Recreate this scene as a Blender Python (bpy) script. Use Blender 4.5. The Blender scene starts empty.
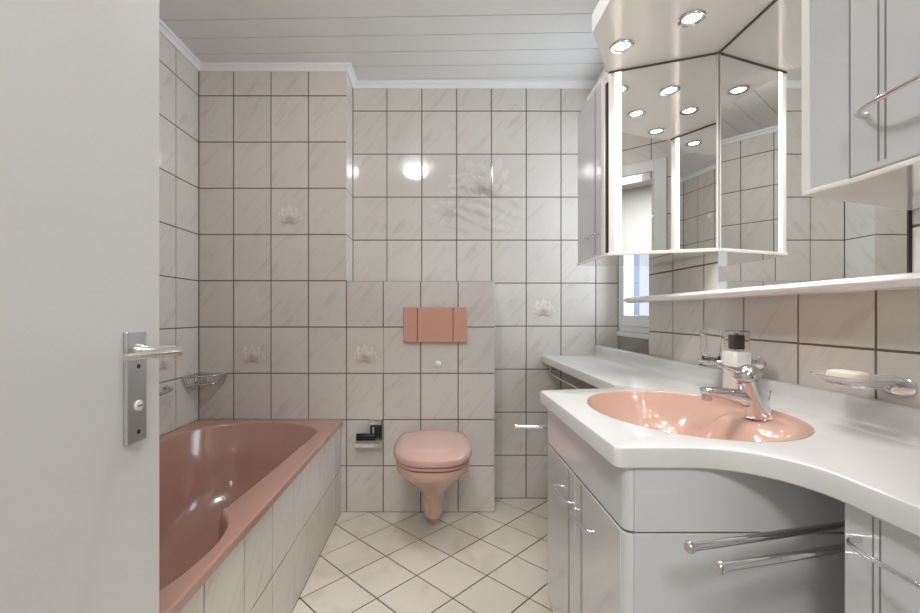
import bpy, math, random
from mathutils import Vector, Matrix
random.seed(7)
PI = math.pi
scene = bpy.context.scene
COL = scene.collection

# ------------------------------------------------------------------ camera, world, light, exposure
cam_d = bpy.data.cameras.new('camera')
cam = bpy.data.objects.new('camera', cam_d)
COL.objects.link(cam)
cam.location = (0, 0, 1.072)
cam.rotation_euler = (PI / 2, 0, 0)
cam_d.sensor_width = 36.0
cam_d.lens = 36.0 * 436.0 / 920.0
cam_d.shift_x = (460 - 438.5) / 920.0
cam_d.shift_y = (314 - 306.5) / 920.0
cam_d.clip_start = 0.02
scene.camera = cam

world = bpy.data.worlds.new('world')
scene.world = world
world.use_nodes = True
world.node_tree.nodes['Background'].inputs[0].default_value = (0.86, 0.93, 1.0, 1)
world.node_tree.nodes['Background'].inputs[1].default_value = 0.48

GLOBE_E = 40.0      # ceiling lamp glass
SPOT_E = 6.0       # halogen discs in the canopy
SPOT_W = 0.55
STRIP_E = 0.6      # lit edges of the mirror cabinets
DAY_W = 5.5        # daylight entering at the window
HALL_W = 21.0       # unseen fill light added in the hallway behind the camera

def area_light(name, loc, rot, sx, sy, power, color):
    l = bpy.data.lights.new(name, 'AREA')
    l.shape = 'RECTANGLE'; l.size = sx; l.size_y = sy
    l.energy = power; l.color = color
    o = bpy.data.objects.new(name, l)
    COL.objects.link(o); o.location = loc; o.rotation_euler = rot
    return o
area_light('window_daylight', (1.30, 2.24, 1.60), (0, PI / 2, 0), 1.1, 0.5, DAY_W, (0.82, 0.91, 1.0))
area_light('hall_fill', (-0.1, -0.95, 2.43), (0, 0, 0), 0.6, 0.6, HALL_W, (0.98, 0.99, 1.0))  # added fill from behind the camera, not an actual fitting

vs = scene.view_settings
vs.view_transform = 'Standard'
vs.look = 'None'
vs.gamma = 1.0
vs.use_curve_mapping = False
vs.exposure = 1.16

# ------------------------------------------------------------------ materials
def srgb(r, g, b):
    f = lambda c: c / 12.92 if c <= 0.04045 else ((c + 0.055) / 1.055) ** 2.4
    return (f(r / 255), f(g / 255), f(b / 255), 1)

def mat(name, color, rough=0.4, metal=0.0, coat=0.0, noise=0.0, nscale=20.0, bump=0.0, bscale=200.0, spec=0.5):
    m = bpy.data.materials.new(name); m.use_nodes = True
    nt = m.node_tree; b = nt.nodes['Principled BSDF']
    b.inputs['Base Color'].default_value = color
    b.inputs['Roughness'].default_value = rough
    b.inputs['Metallic'].default_value = metal
    b.inputs['Coat Weight'].default_value = coat
    b.inputs['Coat Roughness'].default_value = 0.06
    b.inputs['Specular IOR Level'].default_value = spec
    tc = nt.nodes.new('ShaderNodeTexCoord')
    if noise > 0:
        n = nt.nodes.new('ShaderNodeTexNoise'); n.inputs['Scale'].default_value = nscale
        n.inputs['Detail'].default_value = 4
        nt.links.new(tc.outputs['Object'], n.inputs['Vector'])
        mx = nt.nodes.new('ShaderNodeMix'); mx.data_type = 'RGBA'
        mx.inputs[6].default_value = tuple(c * (1 - noise) for c in color[:3]) + (1,)
        mx.inputs[7].default_value = tuple(min(1, c * (1 + noise)) for c in color[:3]) + (1,)
        nt.links.new(n.outputs['Fac'], mx.inputs[0])
        nt.links.new(mx.outputs[2], b.inputs['Base Color'])
    if bump > 0:
        n2 = nt.nodes.new('ShaderNodeTexNoise'); n2.inputs['Scale'].default_value = bscale
        nt.links.new(tc.outputs['Object'], n2.inputs['Vector'])
        bp = nt.nodes.new('ShaderNodeBump'); bp.inputs['Strength'].default_value = bump
        bp.inputs['Distance'].default_value = 0.001
        nt.links.new(n2.outputs['Fac'], bp.inputs['Height'])
        nt.links.new(bp.outputs['Normal'], b.inputs['Normal'])
    return m

def tile_mat(name, light, dark, rough, angle=0.85, motif=False, amount=0.5, freq=(5, 30)):
    """Marbled glazed tile: soft diagonal veins, every tile with its own offset."""
    m = bpy.data.materials.new(name); m.use_nodes = True
    nt = m.node_tree; b = nt.nodes['Principled BSDF']
    N = nt.nodes.new; L = nt.links.new
    tc = N('ShaderNodeTexCoord'); oi = N('ShaderNodeObjectInfo')
    mul = N('ShaderNodeMath'); mul.operation = 'MULTIPLY'; mul.inputs[1].default_value = 37.0
    L(oi.outputs['Random'], mul.inputs[0])
    cmb = N('ShaderNodeCombineXYZ')
    L(mul.outputs[0], cmb.inputs[0]); L(mul.outputs[0], cmb.inputs[2])
    rot = N('ShaderNodeMapping'); rot.inputs['Rotation'].default_value = (0, angle, 0)
    L(tc.outputs['Object'], rot.inputs['Vector'])
    sc = N('ShaderNodeMapping'); sc.inputs['Scale'].default_value = (freq[0], 5, freq[1])
    L(rot.outputs[0], sc.inputs['Vector'])
    add = N('ShaderNodeVectorMath'); add.operation = 'ADD'
    L(sc.outputs[0], add.inputs[0]); L(cmb.outputs[0], add.inputs[1])
    n = N('ShaderNodeTexNoise'); n.inputs['Scale'].default_value = 1.0
    n.inputs['Detail'].default_value = 3.5; n.inputs['Distortion'].default_value = 0.5
    L(add.outputs[0], n.inputs['Vector'])
    rp = N('ShaderNodeValToRGB')
    rp.color_ramp.elements[0].position = 0.30; rp.color_ramp.elements[0].color = dark
    rp.color_ramp.elements[1].position = 0.46; rp.color_ramp.elements[1].color = light
    L(n.outputs['Fac'], rp.inputs[0])
    out = rp.outputs[0]
    hv = N('ShaderNodeMath'); hv.operation = 'MULTIPLY_ADD'
    hv.inputs[1].default_value = 0.05; hv.inputs[2].default_value = 0.975
    L(oi.outputs['Random'], hv.inputs[0])
    hs = N('ShaderNodeHueSaturation'); L(hv.outputs[0], hs.inputs['Value']); L(out, hs.inputs['Color'])
    out = hs.outputs[0]
    if motif:
        at = N('ShaderNodeAttribute'); at.attribute_name = 'motif'
        mx = N('ShaderNodeMix'); mx.data_type = 'RGBA'; mx.blend_type = 'MULTIPLY'
        mx.inputs[0].default_value = 1.0
        L(out, mx.inputs[6]); L(at.outputs['Color'], mx.inputs[7])
        out = mx.outputs[2]
    L(out, b.inputs['Base Color'])
    b.inputs['Roughness'].default_value = rough
    return m

def emit_mat(name, color, strength):
    m = bpy.data.materials.new(name); m.use_nodes = True
    b = m.node_tree.nodes['Principled BSDF']
    b.inputs['Base Color'].default_value = color
    b.inputs['Emission Color'].default_value = color
    b.inputs['Emission Strength'].default_value = strength
    b.inputs['Roughness'].default_value = 0.3
    return m

def glass_mat(name, color=(1, 1, 1, 1), rough=0.0, ior=1.45, thin=False):
    m = bpy.data.materials.new(name); m.use_nodes = True
    nt = m.node_tree; b = nt.nodes['Principled BSDF']
    if thin:   # window pane: mostly clear with a surface reflection
        nt.nodes.remove(b)
        tr = nt.nodes.new('ShaderNodeBsdfTransparent'); gl = nt.nodes.new('ShaderNodeBsdfGlossy')
        gl.inputs['Roughness'].default_value = 0.02
        tr.inputs['Color'].default_value = color
        mx = nt.nodes.new('ShaderNodeMixShader'); fr = nt.nodes.new('ShaderNodeFresnel')
        geo = nt.nodes.new('ShaderNodeNewGeometry'); inv = nt.nodes.new('ShaderNodeMath'); inv.operation = 'SUBTRACT'; inv.inputs[0].default_value = 1.0
        ml = nt.nodes.new('ShaderNodeMath'); ml.operation = 'MULTIPLY'
        nt.links.new(geo.outputs['Backfacing'], inv.inputs[1]); nt.links.new(inv.outputs[0], ml.inputs[0]); nt.links.new(fr.outputs[0], ml.inputs[1])
        nt.links.new(ml.outputs[0], mx.inputs[0]); nt.links.new(tr.outputs[0], mx.inputs[1])
        nt.links.new(gl.outputs[0], mx.inputs[2])
        nt.links.new(mx.outputs[0], nt.nodes['Material Output'].inputs[0])
    else:
        b.inputs['Base Color'].default_value = color
        b.inputs['Transmission Weight'].default_value = 1.0
        b.inputs['Roughness'].default_value = rough
        b.inputs['IOR'].default_value = ior
    return m

M = {}
M['tile'] = tile_mat('wall_tile', srgb(218, 212, 204), srgb(208, 201, 193), 0.07)
M['decor'] = tile_mat('decor_tile', srgb(218, 212, 204), srgb(211, 205, 197), 0.07, motif=True)
M['floor_tile'] = tile_mat('floor_tile', srgb(229, 221, 206), srgb(218, 209, 193), 0.22, freq=(4, 9))
M['grout'] = mat('grout', srgb(114, 105, 91), 0.9, noise=0.12, nscale=40)
M['floor_grout'] = mat('floor_grout', srgb(88, 74, 60), 0.9, noise=0.12, nscale=40)
M['plank'] = mat('white_ceiling_plank', srgb(229, 228, 224), 0.35, noise=0.02, nscale=6)
M['plank_gap'] = mat('ceiling_backing', srgb(150, 149, 146), 0.8, noise=0.05)
M['trim'] = mat('white_trim', srgb(240, 240, 239), 0.4, noise=0.02)
M['door'] = mat('white_door_lacquer', srgb(222, 221, 219), 0.38, noise=0.012, nscale=3)
M['wallpaint'] = mat('hall_paint', srgb(190, 188, 185), 0.8, noise=0.02)
M['niche'] = mat('niche_plaster', srgb(176, 168, 158), 0.7, noise=0.06, nscale=25)
M['pink'] = mat('salmon_ceramic', srgb(206, 169, 153), 0.16, coat=0.6, noise=0.015, nscale=4)
M['pinktub'] = mat('salmon_enamel', srgb(180, 138, 121), 0.2, coat=0.6, noise=0.015, nscale=3)
M['pinkseat'] = mat('salmon_plastic', srgb(210, 172, 161), 0.08, coat=0.4, noise=0.015, nscale=4)
M['pinkplate'] = mat('salmon_flush_plastic', srgb(214, 162, 141), 0.14, noise=0.015, nscale=4)
M['pinkdark'] = mat('salmon_shadow_gap', srgb(150, 102, 88), 0.4, noise=0.03)
M['cab'] = mat('grey_gloss_lacquer', srgb(203, 204, 205), 0.08, coat=0.5, noise=0.01, nscale=3)
M['cabedge'] = mat('white_edge_band', srgb(236, 234, 230), 0.3, noise=0.01)
M['canopy'] = mat('white_gloss_canopy', srgb(246, 245, 243), 0.10, coat=0.5, noise=0.01, nscale=3)
M['under'] = mat('white_gloss_underside', srgb(242, 240, 236), 0.04, coat=1.0, noise=0.01, nscale=3)
M['counter'] = mat('white_mineral_worktop', srgb(214, 214, 211), 0.20, coat=0.2, noise=0.012, nscale=60)
M['chrome'] = mat('chrome', srgb(225, 225, 228), 0.06, metal=1.0, noise=0.02, nscale=30)
M['satin'] = mat('satin_nickel', srgb(205, 205, 205), 0.36, metal=1.0, noise=0.05, nscale=60)
M['steel'] = mat('polished_lever', srgb(226, 224, 221), 0.24, metal=1.0, noise=0.03, nscale=30)
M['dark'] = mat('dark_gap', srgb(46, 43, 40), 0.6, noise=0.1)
M['grey_strip'] = mat('grey_gap_shade', srgb(112, 106, 100), 0.6, noise=0.05)  # grey standing in for shade in the narrow cabinet gaps
M['groove'] = mat('grey_groove', srgb(128, 128, 129), 0.35, metal=0.0, noise=0.05)
M['black'] = mat('black_plastic', srgb(16, 16, 17), 0.35, noise=0.1)
M['mirror'] = mat('mirror_silver', srgb(244, 246, 245), 0.0, metal=1.0, noise=0.004, nscale=2)
M['strip'] = emit_mat('lit_mirror_edge', srgb(255, 246, 230), STRIP_E)
M['bulb'] = emit_mat('halogen_disc', srgb(255, 244, 224), SPOT_E)
M['globe'] = emit_mat('opal_lamp_glass', srgb(252, 252, 255), GLOBE_E)
M['glass'] = glass_mat('clear_glass')
M['frost'] = glass_mat('satin_glass', (0.96, 0.95, 0.93, 1), 0.25, 1.3); M['frost'].node_tree.nodes['Principled BSDF'].inputs['Transmission Weight'].default_value = 0.8
M['pane'] = glass_mat('window_pane', (0.97, 0.98, 1, 1), thin=True)
M['soap'] = mat('cream_soap', srgb(232, 222, 204), 0.5, noise=0.03, nscale=30)
M['bottle'] = mat('white_bottle', srgb(226, 224, 218), 0.3, noise=0.01)
M['rail'] = mat('grey_shutter_guide', srgb(105, 114, 128), 0.5, noise=0.03)
M['outside'] = mat('outside_plaster', srgb(205, 210, 215), 0.9, noise=0.05)
M['lamp_base'] = mat('lamp_base_white', srgb(230, 228, 224), 0.4, noise=0.01)

# ------------------------------------------------------------------ mesh helpers
class MB:
    def __init__(self):
        self.v = []; self.f = []
    def add(self, vs, fs):
        o = len(self.v); self.v += [tuple(p) for p in vs]
        self.f += [tuple(i + o for i in f) for f in fs]
        return self
    def box(self, x0, x1, y0, y1, z0, z1):
        vs = [(x0, y0, z0), (x1, y0, z0), (x1, y1, z0), (x0, y1, z0), (x0, y0, z1), (x1, y0, z1), (x1, y1, z1), (x0, y1, z1)]
        return self.add(vs, [(3, 2, 1, 0), (4, 5, 6, 7), (0, 1, 5, 4), (1, 2, 6, 5), (2, 3, 7, 6), (3, 0, 4, 7)])
    def prism(self, poly, z0, z1):
        """poly: CCW list of (x, y)"""
        n = len(poly)
        vs = [(x, y, z0) for x, y in poly] + [(x, y, z1) for x, y in poly]
        fs = [tuple(range(n - 1, -1, -1)), tuple(range(n, 2 * n))]
        fs += [(i, (i + 1) % n, n + (i + 1) % n, n + i) for i in range(n)]
        return self.add(vs, fs)
    def rings(self, rings, cap0=True, cap1=True, closed=True):
        n = len(rings[0]); vs = [p for r in rings for p in r]; fs = []
        m = n if closed else n - 1
        for k in range(len(rings) - 1):
            for i in range(m):
                a, b = k * n + i, k * n + (i + 1) % n
                fs.append((a, b, b + n, a + n))
        if cap0: fs.append(tuple(range(n - 1, -1, -1)))
        if cap1: fs.append(tuple((len(rings) - 1) * n + i for i in range(n)))
        return self.add(vs, fs)
    def lathe(self, c, prof, n=24, axis='z', cap0=True, cap1=True):
        """prof: list of (r, h)"""
        R = []
        for r, h in prof:
            ring = []
            for i in range(n):
                a = 2 * PI * i / n
                if axis == 'z': ring.append((c[0] + r * math.cos(a), c[1] + r * math.sin(a), c[2] + h))
                elif axis == 'y': ring.append((c[0] + r * math.cos(a), c[1] - h, c[2] + r * math.sin(a)))
                else: ring.append((c[0] + h, c[1] + r * math.cos(a), c[2] + r * math.sin(a)))
            R.append(ring)
        return self.rings(R, cap0, cap1)
    def tube(self, pts, r, n=10, closed=False):
        pts = [Vector(p) for p in pts]; k = len(pts)
        rad = r if isinstance(r, (list, tuple)) else [r] * k
        T = []
        for i in range(k):
            if closed: t = pts[(i + 1) % k] - pts[i - 1]
            else: t = pts[min(i + 1, k - 1)] - pts[max(i - 1, 0)]
            T.append(t.normalized())
        up = Vector((0, 0, 1)) if abs(T[0].z) < 0.9 else Vector((1, 0, 0))
        nrm = (up - T[0] * up.dot(T[0])).normalized()
        R = []
        for i in range(k):
            nrm = (nrm - T[i] * nrm.dot(T[i])).normalized()
            b = T[i].cross(nrm)
            R.append([tuple(pts[i] + (nrm * math.cos(2 * PI * j / n) + b * math.sin(2 * PI * j / n)) * rad[i]) for j in range(n)])
        if closed:
            R.append(R[0]); return self.rings(R, False, False)
        return self.rings(R)
    def mesh(self, name, m=None, smooth=False):
        me = bpy.data.meshes.new(name)
        me.from_pydata(self.v, [], self.f)
        if m: me.materials.append(m)
        if smooth:
            for p in me.polygons: p.use_smooth = True
        me.update()
        return me
    def obj(self, name, m, parent=None, smooth=False, bevel=0.0, seg=2, fix=True):
        me = self.mesh(name, m, False)
        if fix:
            import bmesh
            bm = bmesh.new(); bm.from_mesh(me)
            bmesh.ops.recalc_face_normals(bm, faces=bm.faces); bm.to_mesh(me); bm.free()
        if smooth:
            for p in me.polygons: p.use_smooth = True
            try: me.set_sharp_from_angle(angle=math.radians(42))
            except Exception: pass
        o = bpy.data.objects.new(name, me); COL.objects.link(o)
        if parent: o.parent = parent
        if bevel > 0:
            md = o.modifiers.new('bevel', 'BEVEL'); md.width = bevel; md.segments = seg
            md.limit_method = 'ANGLE'; md.angle_limit = math.radians(40)
        return o

def box(*a): return MB().box(*a)

def tag(o, label, cat, group=None):
    o['label'] = label; o['category'] = cat
    if group: o['group'] = group
    return o
def struct(o, label=None):
    o['kind'] = 'structure'
    if label: o['label'] = label
    return o
def thing(name, label, cat, loc, group=None):
    """Empty at the thing's base; children are built in world coordinates and offset back."""
    o = bpy.data.objects.new(name, None); COL.objects.link(o)
    o.location = loc; o.empty_display_size = 0.05
    tag(o, label, cat, group)
    return o
def adopt(root, *objs):
    for c in objs:
        c.parent = root
        c.matrix_parent_inverse = Matrix.Translation(root.location).inverted()
    return objs[0]

def catmull(pts, per=6, closed=True):
    out = []; n = len(pts)
    for i in range(n if closed else n - 1):
        p0 = Vector(pts[(i - 1) % n] if closed or i > 0 else pts[0]); p1 = Vector(pts[i])
        p2 = Vector(pts[(i + 1) % n]); p3 = Vector(pts[(i + 2) % n] if closed or i + 2 < n else pts[-1])
        for k in range(per):
            t = k / per
            out.append(0.5 * ((2 * p1) + (p2 - p0) * t + (2 * p0 - 5 * p1 + 4 * p2 - p3) * t * t + (3 * p1 - p0 - 3 * p2 + p3) * t ** 3))
    if not closed: out.append(Vector(pts[-1]))
    return out

# ------------------------------------------------------------------ room dimensions (metres)
XL, XR = -1.297, 0.9377          # left and right wall
YF, Y1, Y2 = -0.10, 2.358, 2.5356  # wall with the door, front of projecting back wall, recessed back wall
XS, XP = -0.498, 0.3045          # recess starts, low projecting wall ends
ZC, ZL = 2.415, 1.2515           # ceiling, ledge height
PU, PV = 0.2025, 0.2503          # wall tile pitch
NY0 = 1.947                      # window niche starts
XW = 1.045                       # window plane
GR = 0.0056

# ------------------------------------------------------------------ tiles
_tile_cache = {}
def tile_mesh(w, h, m):
    key = (round(w, 4), round(h, 4), m.name)
    if key not in _tile_cache:
        c = 0.0011; d = 0.007
        vs = [(0, c, 0), (w, c, 0), (w, c, h), (0, c, h), (c, 0, c), (w - c, 0, c), (w - c, 0, h - c), (c, 0, h - c),
              (0, d, 0), (w, d, 0), (w, d, h), (0, d, h)]
        fs = [(4, 5, 6, 7), (0, 1, 5, 4), (1, 2, 6, 5), (2, 3, 7, 6), (3, 0, 4, 7),
              (8, 9, 1, 0), (9, 10, 2, 1), (10, 11, 3, 2), (11, 8, 0, 3)]
        me = bpy.data.meshes.new('wall_tile'); me.from_pydata(vs, [], fs); me.materials.append(m); me.update()
        _tile_cache[key] = me
    return _tile_cache[key]

def petal(u, v, cu, cv, ang, ln, wd):
    """signed 0..1 inside-ness of a petal starting at (cu, cv), growing along ang"""
    du, dv = u - cu, v - cv
    a = du * math.cos(ang) + dv * math.sin(ang); b = -du * math.sin(ang) + dv * math.cos(ang)
    t = a / ln
    if t < 0 or t > 1: return -1, 0
    w = wd * math.sin(PI * min(1, t ** 0.8)) ** 0.7 + 1e-6
    s = abs(b) / w
    return (1 - s if s < 1 else -1), t

from mathutils import noise as mnoise
def nz2(u, v, f, k=0.0): return mnoise.noise(Vector((u * f, v * f, k)))
SMALL = [(0.5, 0.29, a, l, w) for a, l, w in
         ((2.95, .36, .09), (0.20, .36, .09), (2.55, .38, .15), (0.62, .38, .15), (2.1, .42, .18), (1.05, .42, .18),
          (1.57, .44, .17), (2.4, .30, .13), (0.8, .30, .13), (1.85, .29, .12), (1.25, .27, .12))]
def small_motif(u, v):
    # u, v in 0..1 over the tile (v up); returns colour multiplier
    u += .035 * nz2(u, v, 7, 1); v += .03 * nz2(u, v, 7, 5)
    h = math.exp(-(((u - .5) / .36) ** 2 + ((v - .40) / .17) ** 2))
    k = 1 - .13 * h * (1 + .5 * nz2(u, v * 3, 5, 2))
    r, g, b = k * 1.005, k, k * .99
    for cu, cv, a, l, w in SMALL:
        s_, t = petal(u, v * 1.25, cu, cv * 1.25, a, l, w)
        if s_ > 0:
            if s_ < .12: q = .88
            else: q = 1.20 - .40 * (1 - t) ** 1.5 - .12 * (1 - s_)
            r, g, b = q, q * .985, q * .972
    core = math.exp(-(((u - .5) / .11) ** 2 + ((v - .34) / .045) ** 2))
    r *= 1 - .18 * core; g *= 1 - .23 * core; b *= 1 - .24 * core
    # reddish strokes under the flower
    for (cv, au, sg, amt) in ((.255, .34, 1, .20), (.215, .28, -1, .26), (.285, .24, 1, .16)):
        d = (v - cv - sg * .03 * math.sin(u * 9)) / .018
        q = math.exp(-d * d) * max(0, 1 - abs(u - .5) / au)
        r *= 1 - amt * .6 * q; g *= 1 - amt * 1.4 * q; b *= 1 - amt * 1.4 * q
    return r, g, b

rb = random.Random(3)
BIGP = [(0.565, 0.575, PI * (i + .5) / 11 + rb.uniform(-.12, .12), rb.uniform(.28, .42), rb.uniform(.08, .12)) for i in range(11)] + \
       [(0.565, 0.565, PI * (i + .5) / 8 + rb.uniform(-.15, .15), rb.uniform(.14, .26), rb.uniform(.05, .08)) for i in range(8)] + \
       [(0.32, 0.32, a, l, .05) for a, l in ((2.5, .26), (2.9, .30), (3.4, .32), (3.8, .24), (2.1, .2))]
def big_motif(U, V):
    # U 0..1 over three tiles, V 0..1 over two tiles
    asp = 3 * PU / (2 * PV)
    u, v = U * asp, V
    u += .05 * nz2(u, v, 5, 1) + .015 * nz2(u, v, 16, 3); v += .05 * nz2(u, v, 5, 7) + .012 * nz2(u, v, 16, 9)
    cu = .565 * asp
    h = math.exp(-(((u - cu) / .46) ** 2 + ((v - .62) / .30) ** 2))
    q = 1 - .07 * h
    for pu, pv, a, l, w in BIGP:
        s_, t = petal(u, v, pu * asp, pv, a, l, w)
        if s_ > 0:
            e_ = max(0, 1 - s_ / .3)
            q = (1.10 - .30 * (1 - t) ** 1.3) * (1 - .14 * e_)
    dark = math.exp(-(((u - cu) / .16) ** 2 + ((v - .57) / .045) ** 2))
    q *= 1 - .30 * dark * (1 + nz2(u, v, 22, 4))
    # sweeping leaves below the flower
    for k in range(10):
        y0 = .54 - .048 * k
        c = y0 + .11 * math.sin((u - .05 * k) * 3.1 + k * .35) - .06 * (u - .5)
        d = (v - c) / (.014 + .004 * (k % 3))
        e_ = math.exp(-d * d) * max(0, 1 - ((u - .66) / .56) ** 2) * max(0, min(1, (v - .04) / .1)) * (1 if v < .62 else 0) * max(0, min(1.3, .55 + 1.6 * nz2(u, v, 7, k * 3.1)))
        q *= 1 - (.17 if k % 2 else -.12) * e_
    return q, q, q * 1.005

def decor_mesh(w, h, fn, nu=44, nv=54):
    vs = []; fs = []; cols = []
    c = 0.0011
    for j in range(nv + 1):
        for i in range(nu + 1):
            u, v = i / nu, j / nv
            edge = (i in (0, nu)) or (j in (0, nv))
            vs.append((u * w, c if edge else 0.0, v * h))
            cols.append(fn(u, v))
    for j in range(nv):
        for i in range(nu):
            a = j * (nu + 1) + i
            fs.append((a, a + 1, a + nu + 2, a + nu + 1))
    me = bpy.data.meshes.new('decor_tile'); me.from_pydata(vs, [], fs); me.materials.append(M['decor'])
    at = me.color_attributes.new('motif', 'FLOAT_COLOR', 'POINT')
    for k, cc in enumerate(cols): at.data[k].color = (cc[0], cc[1], cc[2], 1)
    me.update()
    return me

def lines(lo, hi, anchor, pitch):
    k = math.ceil((lo - anchor) / pitch + 0.04)
    out = [lo]
    while anchor + k * pitch < hi - 0.006:
        out.append(anchor + k * pitch); k += 1
    return out + [hi]

def place_tiles(parent, face, plane, us, vs_, holes=(), decor=None, mat_=None, name='tile'):
    """face: 'S' faces -y, 'E' faces +x, 'W' faces -x, 'N' faces +y; us are x or y lines, vs_ z lines."""
    g = GR
    for i in range(len(us) - 1):
        for j in range(len(vs_) - 1):
            u0, u1, v0, v1 = us[i], us[i + 1], vs_[j], vs_[j + 1]
            cu, cv = (u0 + u1) / 2, (v0 + v1) / 2
            if any(a < cu < b and c < cv < d for a, b, c, d in holes): continue
            w, h = u1 - u0 - g, v1 - v0 - g
            if w < 0.006 or h < 0.006: continue
            me = None
            if decor:
                for a, b, c, d, kind in decor:
                    if a < cu < b and c < cv < d:
                        if kind == 'small': me = SMALL_MESH
                        else:
                            me = decor_mesh(w, h, lambda uu, vv: big_motif((u0 + uu * w - a) / (b - a), (v0 + vv * h - c) / (d - c)))
                            me = me
            if me is None: me = tile_mesh(w, h, mat_ or M['tile'])
            o = bpy.data.objects.new(name, me); COL.objects.link(o); o.parent = parent
            if face == 'S': o.location = (u0 + g / 2, plane, v0 + g / 2)
            elif face == 'N': o.location = (u1 - g / 2, plane, v0 + g / 2); o.rotation_euler = (0, 0, PI)
            elif face == 'E': o.location = (plane, u0 + g / 2, v0 + g / 2); o.rotation_euler = (0, 0, PI / 2)
            else: o.location = (plane, u1 - g / 2, v0 + g / 2); o.rotation_euler = (0, 0, -PI / 2)
SMALL_MESH = decor_mesh(PU - GR, PV - GR, small_motif)
BV = [k * PV for k in range(10)] + [ZC]
e = 0.0022   # grout sits this far behind the tile face

# back wall: left full-height projection, low projecting wall behind the toilet, recess
wb = MB()
wb.box(XL - .2, XS - e, Y1 + e, Y2 + .25, -.1, ZC + .1)
wb.box(XS - e, XP - e, Y1 + e, Y2 + .25, -.1, ZL - .0015)
wb.box(XS - e, XW + .06, Y2 + e, Y2 + .12, -.1, ZC + .1)
wall_back = struct(wb.obj('wall_back', M['grout']), 'tiled back wall with a recess above the toilet ledge')
ux = lines(XL, XS, -.5014, PU)
place_tiles(wall_back, 'S', Y1, ux, BV, decor=[(-.906, -.704, 1.5, 1.75, 'small'), (-1.109, -.906, .75, 1.0, 'small')])
ux = lines(XS, XP, -.5014 + PU, PU)
place_tiles(wall_back, 'S', Y1, ux, [k * PV for k in range(6)], decor=[(-.5014, -.299, .75, 1.0, 'small')])
ux = lines(XS, XP + .0, -.300, PU)
UXR = lines(XS, XW, -.300, PU)
hole_low = [(XS - 1, XP - .12, 0, ZL - .1)]
place_tiles(wall_back, 'S', Y2, UXR, BV, holes=[(XS - 1, .2, 0, ZL - .1)],
            decor=[(-.0977, .5098, 1.5, 2.0024, 'big'), (.5098, .7124, 1.0, 1.25, 'small')])
place_tiles(wall_back, 'E', XS, [Y1, Y2], [ZL] + [k * PV for k in range(6, 10)] + [ZC])       # reveal of the recess
place_tiles(wall_back, 'E', XP, [Y1, Y2], [k * PV for k in range(6)])                          # side of the low wall
lg = MB().box(XS, XP, Y1, Y2, ZL - .0015, ZL)
lg.obj('ledge_top', M['tile'], wall_back)

# left wall
wall_left = struct(box(XL - .2, XL - e, YF - .2, Y1 + .1, -.1, ZC + .1).obj('wall_left', M['grout']), 'tiled left wall along the bathtub')
uy = lines(YF, Y1, Y1, PU)
place_tiles(wall_left, 'E', XL, uy, BV, decor=[(1.95, 2.154, .75, 1.0, 'small')])

# right wall with the window niche
wr = MB()
wr.box(XR + e, XW + .3, YF - .2, NY0, -.1, ZC + .1)
wr.box(XR + e, XW + .3, NY0, Y2 + .1, 2.24, ZC + .1)
wr.box(XR + .02, XW + .1, NY0, Y2 + .1, -.1, .84)
wall_right = struct(wr.obj('wall_right', M['grout']), 'tiled right wall behind the washbasin')
uy = lines(YF, NY0, .9357, PU)
BR = [0] + [k * PV - .006 for k in range(1, 10)] + [ZC]
place_tiles(wall_right, 'W', XR, uy, BR)
place_tiles(wall_right, 'W', XR, lines(NY0, Y2, .9357, PU), [2.24, 2.2527, ZC])
np_ = MB().box(XW - .002, XW + .1, NY0, Y2 + .1, .84, .955)
np_.obj('niche_panel', M['niche'], wall_right)

# wall with the doorway, behind the camera
DX0, DX1, DZ = -0.50, 0.33, 2.06
wf = MB()
wf.box(XL - .2, DX0, YF - .14, YF - e, -.1, ZC + .1)
wf.box(DX1, XW + .3, YF - .14, YF - e, -.1, ZC + .1)
wf.box(DX0, DX1, YF - .14, YF - e, DZ, ZC + .1)
wall_front = struct(wf.obj('wall_front', M['grout']), 'tiled wall around the doorway')
place_tiles(wall_front, 'N', YF, lines(XL, XR, -.5014, PU), BV, holes=[(DX0 - .06, DX1 + .06, 0, DZ + .02)])
cs = MB()
cs.box(DX0 - .08, DX0, YF - .15, YF + .012, 0, DZ + .08)
cs.box(DX1, DX1 + .08, YF - .15, YF + .012, 0, DZ + .08)
cs.box(DX0, DX1, YF - .15, YF + .012, DZ, DZ + .08)
struct(cs.obj('trim_1', M['door'], bevel=.004), 'white door casing')

# hallway behind the doorway
hw = MB()
hw.box(-1.3, 1.3, -1.95, -1.85, -.1, 2.6)
hw.box(-1.4, -1.3, -1.95, YF - .14, -.1, 2.6)
hw.box(1.3, 1.4, -1.95, YF - .14, -.1, 2.6)
hw.box(-1.4, 1.4, -1.95, YF - .14, 2.45, 2.6)
struct(hw.obj('wall_hall', M['wallpaint']), 'white hallway wall beyond the doorway')
struct(box(-1.4, 1.4, -1.95, YF - .1, -.1, -.002).obj('floor_hall', M['floor_tile']), 'pale hallway floor')

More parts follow.
